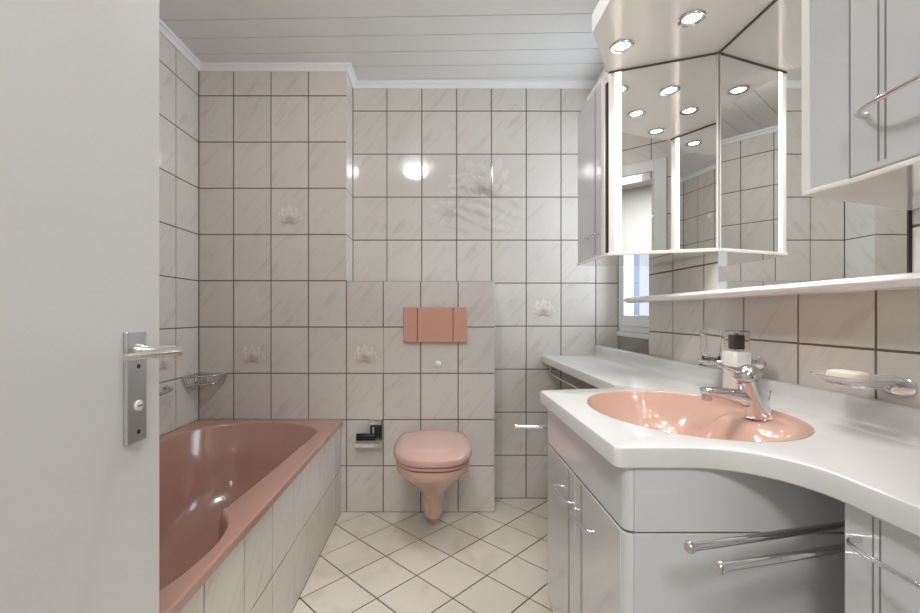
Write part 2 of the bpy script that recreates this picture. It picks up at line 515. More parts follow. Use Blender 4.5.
# ------------------------------------------------------------------ floor: tiles laid on the diagonal
floor = struct(box(XL - .2, XW + .3, YF - .14, Y2 + .2, -.12, -.003).obj('floor', M['floor_grout']), 'beige floor tiles laid diagonally')
def clip(poly, a, b, c):       # keep a*x + b*y <= c
    out = []
    for i in range(len(poly)):
        p, q = poly[i], poly[(i + 1) % len(poly)]
        dp, dq = a * p[0] + b * p[1] - c, a * q[0] + b * q[1] - c
        if dp <= 0: out.append(p)
        if (dp < 0 < dq) or (dq < 0 < dp):
            t = dp / (dp - dq); out.append((p[0] + t * (q[0] - p[0]), p[1] + t * (q[1] - p[1])))
    return out
S = 0.1438; gf = 0.0042
BX0, BX1 = -.526, XR
dm = None
for i in range(-40, 40):
    for j in range(-40, 40):
        if (i + j) % 2 == 0: continue
        cx, cy = -.0895 + i * S, 1.789 + j * S
        s = S - gf
        poly = [(s, 0), (0, s), (-s, 0), (0, -s)]
        w = [(cx + x, cy + y) for x, y in poly]
        full = all(BX0 <= p[0] <= BX1 and YF <= p[1] <= Y2 for p in w)
        if not full:
            w = clip(w, -1, 0, -BX0); w = clip(w, 1, 0, BX1) if w else w
            w = clip(w, 0, -1, -YF) if w else w; w = clip(w, 0, 1, Y2) if w else w
            if len(w) < 3: continue
            ar = abs(sum(w[k][0] * w[(k + 1) % len(w)][1] - w[(k + 1) % len(w)][0] * w[k][1] for k in range(len(w)))) / 2
            if ar < 2e-4: continue
        if full and dm: me = dm
        else:
            loc = [(x - cx, y - cy) for x, y in w]
            n = len(loc); mx, my = sum(p[0] for p in loc) / n, sum(p[1] for p in loc) / n
            top = []
            for x, y in loc:
                d = math.hypot(x - mx, y - my) or 1
                k = max(0, 1 - .0014 / d); top.append((mx + (x - mx) * k, my + (y - my) * k))
            vs_ = [(x, y, -.004) for x, y in loc] + [(x, y, -.0008) for x, y in loc] + [(x, y, 0) for x, y in top]
            fs = [tuple(range(2 * n, 3 * n))]
            for r in (0, 1): fs += [(r * n + k, r * n + (k + 1) % n, (r + 1) * n + (k + 1) % n, (r + 1) * n + k) for k in range(n)]
            me = bpy.data.meshes.new('floor_tile'); me.from_pydata(vs_, [], fs); me.materials.append(M['floor_tile']); me.update()
            if full: dm = me
        o = bpy.data.objects.new('tile', me); COL.objects.link(o); o.parent = floor; o.location = (cx, cy, 0)

# ------------------------------------------------------------------ ceiling: white planks
ceiling = struct(box(XL - .2, XW + .3, YF - .2, Y2 + .2, ZC + .006, ZC + .15).obj('ceiling', M['plank_gap']), 'white plank ceiling')
PW = 0.1305
y = 2.362 - 20 * PW
pm = None
while y < Y2 + .06:
    y0, y1 = y, y + PW
    if y1 - y0 > .01:
        o = box(XL - .06, XW + .06, -(y1 - y0) / 2 + .0016, (y1 - y0) / 2 - .0016, ZC, ZC + .012).obj('plank', M['plank'], ceiling, bevel=.0016, seg=1)
        o.location = (-.18, (y0 + y1) / 2, 0); o.rotation_euler = (0, 0, -.024)
    y += PW

# cove trim under the ceiling
def cove(name, pts, label):
    """pts: wall line corners (x, y) walked with the room on the right-hand side normal list"""
    prof = [(0, -.032), (.007, -.032), (.011, -.021), (.019, -.013), (.028, -.009), (.030, 0), (0, 0)]
    R = []
    n = len(pts)
    for i, (x, y_, nx, ny) in enumerate(pts):
        R.append([(x + nx * d, y_ + ny * d, ZC + h) for d, h in prof])
    mb = MB().rings(R)
    return struct(mb.obj(name, M['trim']), label)
cove('trim_2', [(XL, YF, 1, 0), (XL, Y1, 1, -1), (XS, Y1, 1, -1), (XS, Y2, 1, -1), (XR, Y2, -1, -1)], 'white cove trim under the ceiling')
cove('trim_3', [(XR, YF, -1, 0), (XR, Y2, -1, -1)], 'white cove trim above the mirror wall')

# ------------------------------------------------------------------ window
wn = thing('window_1', 'white framed window in the niche beside the mirror cabinet', 'window', (XW, 2.24, .96))
del wn['category']; wn['kind'] = 'structure'
fr = MB()
fr.box(XW, XW + .06, 2.505, Y2, .975, 2.24); fr.box(XW, XW + .06, NY0, 1.985, .975, 2.24)
fr.box(XW, XW + .06, 1.985, 2.505, .975, 1.005); fr.box(XW, XW + .06, 1.985, 2.505, 2.20, 2.24)
adopt(wn, fr.obj('outer_frame', M['trim'], bevel=.003))
sa = MB()
sa.box(XW - .008, XW + .05, 2.445, 2.505, 1.005, 2.20); sa.box(XW - .008, XW + .05, 1.985, 2.045, 1.005, 2.20)
sa.box(XW - .008, XW + .05, 2.045, 2.445, 1.005, 1.065); sa.box(XW - .008, XW + .05, 2.045, 2.445, 2.14, 2.20)
adopt(wn, sa.obj('sash', M['trim'], bevel=.004))
adopt(wn, box(XW + .018, XW + .024, 2.045, 2.445, 1.065, 2.14).obj('pane', M['pane']))
adopt(wn, box(XW - .010, XW + .06, NY0, Y2, .945, .974).obj('window_sill', M['trim'], bevel=.004))
adopt(wn, box(XW + .085, XW + .12, 2.525, 2.575, .9, 2.3).obj('shutter_guide', M['rail'], bevel=.003))
adopt(wn, box(XW + .062, XW + .085, 2.48, 2.50, 1.0, 2.2).obj('grey_strip', M['rail']))
oj = MB()
oj.box(XW + .062, XW + .2, NY0, Y2 + .1, .80, .93)
struct(oj.obj('wall_outside', M['outside']), 'pale outside window reveal')

# ------------------------------------------------------------------ door leaf
XD = -.49; DY1 = .767
dr = thing('door_1', 'white door leaf standing open at the left', 'door', (XD - .02, -.085, 0))
del dr['category']; dr['kind'] = 'structure'
adopt(dr, box(XD - .040, XD, -.085, DY1, .008, 2.045).obj('leaf', M['door'], bevel=.0025))
pl = adopt(dr, box(XD, XD + .0075, .676, .722, .866, 1.044).obj('lock_plate', M['satin'], bevel=.002))
pl['label'] = 'long satin metal lock plate'
lv = MB()
ny, nz = .701, 1.013
lv.lathe((XD + .006, ny, nz), [(.0115, 0), (.0115, .009), (.0095, .0115), (.008, .014), (.008, .036)], 20, 'x')
o1 = lv.obj('lever_neck', M['steel'], smooth=True); adopt(dr, o1)
pts = catmull([(XD + .040, ny, nz), (XD + .055, ny - .0, nz), (XD + .0725, ny - .001, nz), (XD + .0755, ny - .018, nz),
               (XD + .070, ny - .06, nz), (XD + .061, ny - .104, nz - .001)], 6, False)
o2 = MB().tube(pts, [.008 + .0012 * min(1, i / 8) - .0040 * i / (len(pts) - 1) for i in range(len(pts))], 14).obj('lever', M['steel'], smooth=True)
adopt(dr, o2)
for zz in (.988, .883):
    adopt(dr, MB().lathe((XD + .0075, .701, zz), [(.0038, 0), (.0036, .001), (.002, .0002)], 12, 'x').obj('screw', M['dark'], smooth=True))
tt = adopt(dr, MB().lathe((XD + .0075, .701, .925), [(.0086, 0), (.0086, .0022), (.008, .0028), (0.0001, .0029)], 24, 'x').obj('thumb_turn', M['lamp_base'], smooth=True))
adopt(dr, box(XD + .0100, XD + .0110, .6955, .7065, .9243, .9257).obj('turn_slot', M['dark']))
for zz in (.25, 1.8):
    adopt(dr, MB().lathe((XD + .006, -.088, zz), [(.007, 0), (.007, .08)], 12).obj('hinge', M['satin'], smooth=True))

# ------------------------------------------------------------------ bathtub and its tiled front
ZT = .505; TX1 = -.515; TY0 = .60
pn = MB()
pn.box(-.5325, -.526 - e, TY0 + .004, Y1 + e, -.05, ZT - .034)
panel = struct(pn.obj('wall_tub_panel', M['grout']), 'tiled front of the bathtub')
place_tiles(panel, 'E', -.526, lines(TY0, Y1, Y1 - .163, PU), [0, .238, .4785])
panel2 = struct(box(XL, TX1 - .026, TY0 + .004, TY0 + .03, -.05, ZT - .034).obj('wall_tub_end', M['grout']), 'tiled near end of the bathtub')
place_tiles(panel2, 'S', TY0, lines(XL, -.526, -.526, PU), [0, .25, .4785])

tub = thing('bathtub', 'salmon pink built-in bathtub with a shaped basin', 'bathtub', (-.91, 1.48, 0))
ctl = [(-.586, 2.08), (-.596, 1.85), (-.604, 1.65), (-.613, 1.46), (-.626, 1.30), (-.628, 1.268), (-.604, 1.238), (-.570, 1.18), (-.553, 1.09), (-.557, .99),
       (-.578, .90), (-.63, .81), (-.72, .735), (-.86, .70), (-1.0, .71), (-1.13, .76), (-1.22, .87), (-1.255, 1.02), (-1.25, 1.15),
       (-1.215, 1.25), (-1.20, 1.35), (-1.225, 1.6), (-1.245, 1.9), (-1.225, 2.08), (-1.16, 2.20), (-1.05, 2.272), (-.93, 2.298), (-.80, 2.285), (-.70, 2.238), (-.62, 2.165)]
loop = [(p.x, p.y) for p in catmull([(a, b, 0) for a, b in ctl], 5)]
cx, cy = -.90, 1.48
def to_rect(x, y_, x0, x1, y0, y1):
    dx, dy = x - cx, y_ - cy
    t = 1e9
    if dx > 0: t = min(t, (x1 - cx) / dx)
    if dx < 0: t = min(t, (x0 - cx) / dx)
    if dy > 0: t = min(t, (y1 - cy) / dy)
    if dy < 0: t = min(t, (y0 - cy) / dy)
    return [cx + dx * t, cy + dy * t]
def outer(ring, x0, x1, y0, y1):
    pts_ = [to_rect(a, b, x0, x1, y0, y1) for a, b in ring]
    for cxx in (x0, x1):
        for cyy in (y0, y1):
            k = min(range(len(pts_)), key=lambda i: (pts_[i][0] - cxx) ** 2 + (pts_[i][1] - cyy) ** 2)
            pts_[k] = [cxx, cyy]
    return pts_
def ring_at(sx, sy, z, oy=0.0):
    return [(cx + (a - cx) * sx, cy + oy + (b - cy) * sy, z) for a, b in loop]
def inset(d, z):   # uniform inward inset from the rim
    out = []
    n = len(loop)
    for i in range(n):
        a, b = loop[i - 2], loop[(i + 2) % n]
        tx, ty = b[0] - a[0], b[1] - a[1]; l = math.hypot(tx, ty) or 1
        nx, ny_ = ty / l, -tx / l      # candidate normal
        if (loop[i][0] - cx) * nx + (loop[i][1] - cy) * ny_ > 0: nx, ny_ = -nx, -ny_
        out.append((loop[i][0] + nx * d, loop[i][1] + ny_ * d, z))
    return out
R = []
ob = outer(loop, XL + .004, TX1, TY0, Y1 - .004)
R.append([(a, b, ZT - .026) for a, b in ob])
R.append([(a, b, ZT - .005) for a, b in ob])
ob2 = outer(loop, XL + .009, TX1 - .005, TY0 + .005, Y1 - .009)
R.append([(a, b, ZT) for a, b in ob2])
R.append(inset(-.008, ZT))
R.append(inset(-.002, ZT - .002))
R.append(inset(.003, ZT - .009))
R.append(inset(.007, ZT - .03))
for s, z, oy in ((.93, .42, 0), (.885, .32, 0), (.845, .22, -.005), (.80, .15, -.01), (.72, .11, -.015), (.55, .092, -.02), (.3, .088, -.02), (.05, .086, -.02)):
    R.append(ring_at(s, 1 - (1 - s) * (.85 if s > .8 else 1.0), z, oy))
tb = MB().rings(R, False, True)
adopt(tub, tb.obj('basin', M['pinktub'], smooth=True))
adopt(tub, MB().lathe((-.9, 1.46, .087), [(.03, 0), (.03, .003), (.024, .005), (.0001, .004)], 24).obj('drain', M['chrome'], smooth=True))

# corner wire basket
bk = thing('corner_basket', 'small chrome wire corner basket above the bathtub', 'basket', (XL, Y1, .70))
r0 = .15
cpts = []
for k in range(19):
    a = -PI / 2 + (PI / 2) * k / 18
    rr = r0
    cpts.append((XL + .006 + rr * math.sin(a + PI / 2), Y1 - .006 - rr * math.cos(a + PI / 2)))
for zz, rad in ((.752, .0050), (.708, .0036)):
    sc = 1 if zz > .74 else .86
    p = [(XL + .006, Y1 - .006, zz)] + [(XL + .006 + (x - XL - .006) * sc, Y1 - .006 + (y_ - Y1 + .006) * sc, zz) for x, y_ in cpts]
    adopt(bk, MB().tube(p, rad, 8, True).obj('rim_wire', M['chrome'], smooth=True))
for k, (x, y_) in enumerate(cpts):
    x2, y2 = XL + .006 + (x - XL - .006) * .86, Y1 - .006 + (y_ - Y1 + .006) * .86
    adopt(bk, MB().tube([(x, y_, .752), ((x + x2) / 2, (y_ + y2) / 2, .728), (x2, y2, .708)], .0034, 6).obj('wire', M['chrome'], smooth=True))
for k in range(1, 9):
    t = r0 * .86 * k / 9
    h = math.sqrt(max(0, (r0 * .86) ** 2 - t * t))
    adopt(bk, MB().tube([(XL + .006 + t, Y1 - .006, .708), (XL + .006 + t, Y1 - .006 - h, .708)], .0026, 6).obj('bottom_wire', M['chrome'], smooth=True))
adopt(bk, MB().tube([(XL + .075, Y1 - .11, .708), (XL + .078, Y1 - .125, .690), (XL + .082, Y1 - .135, .692)], .003, 8).obj('hook', M['chrome'], smooth=True))

# grab handle on the left wall, mostly behind the door
gh = thing('grab_handle', 'chrome grab handle on the left wall beside the door edge', 'handle', (XL, 1.9, .72))
p = catmull([(XL + .004, 2.065, .725), (XL + .03, 2.06, .722), (XL + .045, 2.03, .715), (XL + .045, 1.9, .712), (XL + .045, 1.77, .715), (XL + .03, 1.74, .722), (XL + .004, 1.735, .725)], 6, False)
adopt(gh, MB().tube(p, .008, 12).obj('bar', M['chrome'], smooth=True))
for yy in (2.065, 1.735):
    adopt(gh, MB().lathe((XL, yy, .725), [(.018, .0005), (.018, .005), (.010, .009)], 20, 'x').obj('rosette', M['chrome'], smooth=True))

# ------------------------------------------------------------------ toilet
TXC = -.026
wc = thing('toilet', 'salmon pink wall-hung toilet with closed lid', 'toilet', (TXC, 2.1, 0))
def dring(w, yf, yb, z, n=48, ex=2.6, taper=.0):
    """D-shaped ring: rounded front (yf) and flatter back (yb)"""
    ym = yf + (yb - yf) * .52
    out = []
    for i in range(n):
        a = 2 * PI * i / n
        c, s = math.cos(a), math.sin(a)
        x = w * (abs(c) ** (2 / ex)) * (1 if c >= 0 else -1)
        if s < 0: yy = ym - (ym - yf) * abs(s) ** (2 / ex)
        else:
            yy = ym + (yb - ym) * abs(s) ** (2 / (ex + 1.2)); x *= 1 - taper * s
        out.append((TXC + x, yy, z))
    return out
lid = MB().rings([dring(.166, 1.835, 2.275, .427, taper=.1), dring(.179, 1.813, 2.287, .431, taper=.1), dring(.183, 1.806, 2.29, .442, taper=.1),
                  dring(.181, 1.808, 2.288, .458, taper=.1), dring(.172, 1.822, 2.28, .469, taper=.1), dring(.149, 1.86, 2.255, .476, taper=.1),
                  dring(.10, 1.94, 2.20, .4795, taper=.1), dring(.03, 2.04, 2.10, .4805)])
adopt(wc, lid.obj('lid', M['pinkseat'], smooth=True))
seat = MB().rings([dring(.166, 1.84, 2.27, .409, taper=.1), dring(.173, 1.826, 2.275, .411, taper=.1), dring(.173, 1.826, 2.275, .4225, taper=.1), dring(.168, 1.836, 2.27, .4245, taper=.1)])
adopt(wc, seat.obj('seat', M['pinkseat'], smooth=True))
bw = MB().rings([dring(.160, 1.850, 2.35, .408, taper=.1), dring(.174, 1.824, 2.3565, .404, taper=.1), dring(.176, 1.821, 2.3575, .392, taper=.08), dring(.174, 1.826, 2.3575, .372, taper=.08),
                 dring(.160, 1.856, 2.3575, .350, ex=2.4, taper=.05), dring(.146, 1.886, 2.3575, .325, ex=2.3), dring(.122, 1.93, 2.3575, .295, ex=2.2), dring(.098, 1.975, 2.3575, .262, ex=2.2),
                 dring(.076, 2.02, 2.355, .228, ex=2.2), dring(.064, 2.055, 2.345, .195, ex=2.3), dring(.058, 2.075, 2.335, .160, ex=2.3), dring(.055, 2.084, 2.32, .120, ex=2.3),
                 dring(.050, 2.092, 2.30, .088, ex=2.2), dring(.038, 2.11, 2.28, .072, ex=2.2), dring(.01, 2.16, 2.22, .068, ex=2.2)])
adopt(wc, bw.obj('bowl', M['pink'], smooth=True))
for sx in (-.07, .07):
    adopt(wc, MB().lathe((TXC + sx, 2.292, .409), [(.014, 0), (.014, .035), (.011, .042), (.0001, .043)], 16).obj('hinge', M['pinkseat'], smooth=True))
# raised trap line moulded on the side of the bowl
tp = catmull([(TXC + .066, 2.028, .262), (TXC + .036, 2.028, .235), (TXC + .004, 2.052, .205), (TXC - .018, 2.070, .170), (TXC - .014, 2.084, .125), (TXC + .000, 2.10, .098)], 6, False)
adopt(wc, MB().tube(tp, .004, 8).obj('trap_moulding', M['pink'], smooth=True))

# flush plate, button, paper holder
fp = thing('flush_plate', 'salmon pink rectangular flush plate on the wall above the toilet', 'flush plate', (-.017, Y1, .95))
X0, X1_, Z0, Z1 = -.1898, .1552, .9195, 1.1088
adopt(fp, box(X0 + .003, X1_ - .003, Y1 - .010, Y1 - .0005, Z0 + .003, Z1 - .003).obj('base_frame', M['pinkdark']))
for a, b in ((X0, -.1145), (-.1125, .0765), (.0785, X1_)):
    adopt(fp, box(a, b, Y1 - .020, Y1 - .008, Z0, Z1).obj('panel', M['pinkplate'], bevel=.0055, seg=3))
bt = MB().lathe((-.005, Y1, .800), [(.0205, .0003), (.0205, .004), (.017, .0075), (.0001, .0085)], 28, 'y').obj('wall_button', M['trim'], smooth=True)
tag(bt, 'small round white button cap on the tiles below the flush plate', 'button')

ph = thing('toilet_paper_holder', 'chrome toilet paper holder with black roller beside the toilet', 'paper holder', (-.36, Y1, .42))
zc = lambda yy: 1.072 - (yy - 314) / 184.9 * .985
adopt(ph, box(-.372, -.300, Y1 - .030, Y1 - .0005, .473, .507).obj('mount', M['chrome'], bevel=.008, seg=3))
adopt(ph, box(-.365, -.300, Y1 - .036, Y1 - .028, .405, .476).obj('arm', M['black'], bevel=.003))
adopt(ph, box(-.352, -.342, Y1 - .040, Y1 - .0362, .408, .470).obj('arm_stripe', M['satin'], bevel=.001))
adopt(ph, MB().lathe((-.436, Y1 - .045, .424), [(.0001, 0), (.013, .0005), (.0145, .004), (.0145, .095), (.012, .1)], 20, 'x').obj('roller', M['black'], smooth=True))
fl = MB()
prof = [(.004, .412), (.020, .415), (.040, .413), (.058, .404), (.066, .390), (.067, .368), (.0645, .366), (.0635, .389), (.056, .4015), (.039, .4105), (.020, .4125), (.004, .4095)]
fl.rings([[(x, Y1 - d, z) for d, z in prof] for x in (-.442, -.298)])
adopt(ph, fl.obj('cover_flap', M['chrome'], smooth=False))

# ------------------------------------------------------------------ washbasin worktop
ZK = .8307; KT = .039; KX = .600; BXF = .320; BY0, BY1 = .788, 1.386
def arc(cx_, cy_, r, a0, a1, n=10):
    return [(cx_ + r * math.cos(a0 + (a1 - a0) * i / n), cy_ + r * math.sin(a0 + (a1 - a0) * i / n)) for i in range(n + 1)]
XB = XR - .001
rn, rf, rc = .145, .100, .014
def counter_poly(d=0.0):
    """outline, inset by d along the front edges; CCW seen from above"""
    P = [(XB, Y2 - .001), (KX + d, Y2 - .001)]
    P += arc(KX + d - (rf + d), BY1 + .029 - d + (rf + d), rf + d, 0, -PI / 2, 12)
    P += arc(BXF + d + rc, BY1 - d - rc, rc, PI / 2, PI, 5)
    P += arc(BXF + d + rc, BY0 + d + rc, rc, PI, 1.5 * PI, 5)
    P += arc(KX + d - (rn + d), BY0 + d - (rn + d), rn + d, PI / 2, 0, 14)
    P += [(KX + d, .12), (XB, .12)]
    return P
BC = (.618, 1.098); BA, BB = .226, .278      # basin centre and half axes (x, y)
def ell(s, z, n=96, off=(0, 0)):
    return [(BC[0] + off[0] + BA * s * math.cos(2 * PI * i / n), BC[1] + off[1] + BB * s * math.sin(2 * PI * i / n), z) for i in range(n)]
ct = thing('worktop', 'white curved washbasin worktop along the right wall', 'worktop', (.8, 1.3, ZK - KT))
import bmesh
def worktop_mesh():
    bm = bmesh.new()
    layers = [(0.003, ZK - KT), (0.0, ZK - KT + .003), (0.0, ZK - .006), (.0018, ZK - .0018), (.006, ZK)]
    Rv = [[bm.verts.new((x, y_, z)) for x, y_ in counter_poly(d)] for d, z in layers]
    n = len(Rv[0])
    for k in range(len(Rv) - 1):
        for i in range(n):
            bm.faces.new((Rv[k][i], Rv[k][(i + 1) % n], Rv[k + 1][(i + 1) % n], Rv[k + 1][i]))
    for lev, zz in ((0, ZK - KT), (-1, ZK)):
        hole = [bm.verts.new((x, y_, zz)) for x, y_, _ in ell(1.0, zz)]
        es = []
        ringv = Rv[lev]
        for i in range(n):
            es.append(bm.edges.get((ringv[i], ringv[(i + 1) % n])))
        for i in range(len(hole)): es.append(bm.edges.new((hole[i], hole[(i + 1) % len(hole)])))
        bmesh.ops.triangle_fill(bm, edges=es, use_beauty=True)
        if lev == 0: h0 = hole
        else: h1 = hole
    for i in range(len(h0)):
        j = (i + 1) % len(h0)
        bm.faces.new((h0[i], h0[j], h1[j], h1[i]))
    bmesh.ops.recalc_face_normals(bm, faces=bm.faces)
    me = bpy.data.meshes.new('top'); bm.to_mesh(me); bm.free()
    for p_ in me.polygons: p_.use_smooth = True
    me.set_sharp_from_angle(angle=math.radians(30))
    me.materials.append(M['counter'])
    o = bpy.data.objects.new('top', me); COL.objects.link(o)
    return o
adopt(ct, worktop_mesh())
# backsplash with a cove at its foot
bp = [(XB, ZK - .004), (.868, ZK - .001), (.890, ZK + .004), (.902, ZK + .014), (.907, ZK + .028), (.909, ZK + .050), (.913, ZK + .0565), (.920, ZK + .059), (XB, ZK + .059)]
adopt(ct, MB().rings([[(x, yy, z) for x, z in bp] for yy in (.12, Y2 - .001)]).obj('backsplash', M['counter'], smooth=True))

wbn = thing('washbasin', 'oval salmon pink washbasin set into the white worktop', 'washbasin', (BC[0], BC[1], .68))
R = []
R.append(ell(.999, ZK - .002)); R.append(ell(.992, ZK + .0006)); R.append(ell(.985, ZK - .001)); R.append(ell(.975, ZK - .008))
def brow(i, n, s, z, zdeck):
    """the back (wall side) keeps a tap deck, the rest drops into the bowl"""
    a = 2 * PI * i / n; c, sn = math.cos(a), math.sin(a)
    k = max(0, min(1, (c - .12) / .58)); k = k * k * (3 - 2 * k)
    k2 = max(0, min(1, 1 - (abs(sn) - .25) / .65)); k *= k2 * k2 * (3 - 2 * k2)
    x, y_ = BC[0] + BA * s * c, BC[1] + BB * s * sn
    return (x, y_, z + (zdeck - z) * k)
n = 96
for s, z, zd in ((.955, ZK - .018, ZK - .016), (.93, ZK - .030, ZK - .018), (.89, ZK - .052, ZK - .019), (.84, ZK - .072, ZK - .020), (.78, ZK - .092, ZK - .021), (.70, ZK - .110, ZK - .022), (.62, ZK - .122, ZK - .024),
                 (.54, ZK - .130, ZK - .040), (.45, ZK - .137, ZK - .085), (.36, ZK - .142, ZK - .120), (.26, ZK - .146, ZK - .14), (.14, ZK - .149, ZK - .149), (.03, ZK - .150, ZK - .150)):
    R.append([brow(i, n, s, z, zd) for i in range(n)])
adopt(wbn, MB().rings(R, False, True).obj('bowl', M['pink'], smooth=True))
adopt(wbn, MB().lathe((BC[0], BC[1], ZK - .150), [(.024, 0), (.024, .003), (.018, .006), (.0001, .005)], 24).obj('drain', M['chrome'], smooth=True))

# mixer tap
FX, FY, FZ = .802, 1.092, ZK - .0185
fc = thing('basin_mixer_tap', 'chrome single-lever mixer tap on the pink washbasin', 'tap', (FX, FY, FZ))
def ovr(c, rx, ry, tilt=0.0, n=24):
    """oval ring around c, its plane tilted about y"""
    out = []
    for i in range(n):
        a = 2 * PI * i / n
        lx, ly = rx * math.cos(a), ry * math.sin(a)
        out.append((c[0] + lx * math.cos(tilt), c[1] + ly, c[2] - lx * math.sin(tilt)))
    return out
body = MB().rings([ovr((FX, FY, FZ), .031, .029), ovr((FX, FY, FZ + .004), .031, .029), ovr((FX - .002, FY, FZ + .010), .0300, .0280, -.1),
                   ovr((FX - .010, FY, FZ + .040), .0300, .0280, -.25), ovr((FX - .020, FY, FZ + .075), .0300, .0280, -.32), ovr((FX - .027, FY, FZ + .097), .0300, .0280, -.35)])
adopt(fc, body.obj('body', M['chrome'], smooth=True))
sp = catmull([(FX - .006, FY, FZ + .038), (FX - .042, FY, FZ + .049), (FX - .090, FY, FZ + .060), (FX - .138, FY, FZ + .066)], 5, False)
R = []
for i, q in enumerate(sp):
    t = i / (len(sp) - 1)
    rz, ry = .026 - .015 * t, .024 - .007 * t
    R.append([(q.x, q.y + ry * math.cos(2 * PI * k / 16), q.z + rz * math.sin(2 * PI * k / 16)) for k in range(16)])
adopt(fc, MB().rings(R).obj('spout', M['chrome'], smooth=True))
adopt(fc, MB().lathe((FX - .130, FY, FZ + .0435), [(.010, 0), (.0115, .002), (.0115, .017)], 18).obj('aerator', M['satin'], smooth=True))
cap = MB().rings([ovr((FX - .0275, FY, FZ + .0985), .0306, .0286, -.35), ovr((FX - .031, FY, FZ + .112), .0306, .0286, -.36), ovr((FX - .035, FY, FZ + .124), .022, .022, -.36), ovr((FX - .037, FY, FZ + .129), .010, .010, -.36)])
hd = adopt(fc, cap.obj('handle_cap', M['chrome'], smooth=True))
lvp = catmull([(FX - .034, FY, FZ + .116), (FX - .056, FY - .001, FZ + .118), (FX - .076, FY - .002, FZ + .123), (FX - .092, FY - .003, FZ + .130)], 5, False)
R = []
for i, q in enumerate(lvp):
    t = i / (len(lvp) - 1)
    R.append([(q.x, q.y + (.015 - .006 * t) * math.cos(2 * PI * k / 14), q.z + (.009 - .005 * t) * math.sin(2 * PI * k / 14)) for k in range(14)])
adopt(fc, MB().rings(R).obj('lever', M['chrome'], smooth=True))
adopt(fc, MB().tube([(FX + .022, FY, FZ + .03), (FX + .030, FY, FZ + .060), (FX + .032, FY, FZ + .068)], [.0022, .0022, .0045], 10).obj('waste_rod', M['chrome'], smooth=True))
adopt(fc, MB().lathe((FX - .033, FY - .0242, FZ + .082), [(.003, 0), (.003, .0008)], 12, 'y').obj('temperature_dot', mat('blue_dot', srgb(70, 80, 130), .4, noise=.02), smooth=True))

# ------------------------------------------------------------------ vanity units
def groove(parent, mb_args):
    return adopt(parent, box(*mb_args).obj('groove', M['groove']))
def bow_handle(parent, x, ya, yb, z, out=.028, r=.0042, dz=0.0, name='handle'):
    """horizontal bow on a front facing -x"""
    p_ = catmull([(x + .001, ya, z), (x - out * .55, ya + (yb - ya) * .02, z), (x - out * .92, ya + (yb - ya) * .16, z + dz * .3), (x - out, ya + (yb - ya) * .5, z + dz),
                  (x - out * .92, ya + (yb - ya) * .84, z + dz * .3), (x - out * .55, ya + (yb - ya) * .98, z), (x + .001, yb, z)], 6, False)
    k = len(p_)
    return adopt(parent, MB().tube(p_, [r * (1.35 - .35 * min(1, min(i, k - 1 - i) / 6)) for i in range(k)], 10).obj(name, M['chrome'], smooth=True))

VX = .340; VY0, VY1 = .796, 1.358; VB = .672
vc = thing('vanity_cabinet', 'grey gloss vanity cabinet with two doors under the washbasin', 'cabinet', (.62, 1.09, 0))
# carcass profile in x-z with a rounded bottom front, extruded along y
def cprof(x0, zt, zb=.10, r=.11):
    pr = [(XR - .004, zt), (x0, zt), (x0, zb + r)]
    pr += [(x0 + r * (1 - math.cos(a)), zb + r - r * math.sin(a)) for a in [PI / 2 * k / 8 for k in range(1, 9)]]
    return pr + [(XR - .004, zb)]
cr = cprof(VX + .020, ZK - KT - .002)
cm = MB()
fr_ = cr[1:]                                       # front and bottom skin, open towards the basin
sk = fr_ + [(x + .008 if k < len(fr_) - 1 else x, z + (.008 if k > 1 else 0)) for k, (x, z) in enumerate(fr_)][::-1]
cm.rings([[(x, yy, z) for x, z in sk] for yy in (VY0 + .019, VY1)])
cm.box(VX + .02, .45, VY1 - .012, VY1, ZK - .10, ZK - KT - .002)
cm.box(VX + .03, XR - .004, VY1 - .012, VY1, .21, ZK - .10)
adopt(vc, cm.obj('carcass', M['cab']))
def vfront(y0, y1, z0, z1, rl=0.0, rr=0.0, curve=False, name='door'):
    """front panel facing -x; rl/rr round the near / far vertical edge"""
    P = []
    if rl > 0: P += [(VX + rl - rl * math.sin(a), y0 + rl - rl * math.cos(a)) for a in [PI / 2 * k / 6 for k in range(7)]]
    else: P += [(VX, y0)]
    if rr > 0: P += [(VX + rr - rr * math.cos(a), y1 - rr + rr * math.sin(a)) for a in [PI / 2 * k / 6 for k in range(7)]]
    else: P += [(VX, y1)]
    P += [(VX + .0195 + (rr if rr else 0) * 0, y1), (VX + .0195, y0)] if not (rl or rr) else \
         ([(max(VX + .0195, VX + rr), y1)] if not rr else []) + ([(VX + .0195, y0)] if not rl else [])
    return P
def panel_prism(P, z0, z1, name, bev=.0025):
    return adopt(vc, MB().prism(P[::-1], z0, z1).obj(name, M['cab'], smooth=True, bevel=bev))
RC = .018
near = [(VX + RC, VY0), (VX + RC * (1 - .38), VY0 + RC * .08), (VX + RC * .29, VY0 + RC * .29), (VX + RC * .08, VY0 + RC * .62), (VX, VY0 + RC)]
ap = near + [(VX, VY1), (VX + .02, VY1), (VX + .02, VY0 + RC), (VX + RC, VY0 + .003)]
panel_prism(ap, VB + .002, ZK - KT - .0015, 'apron')
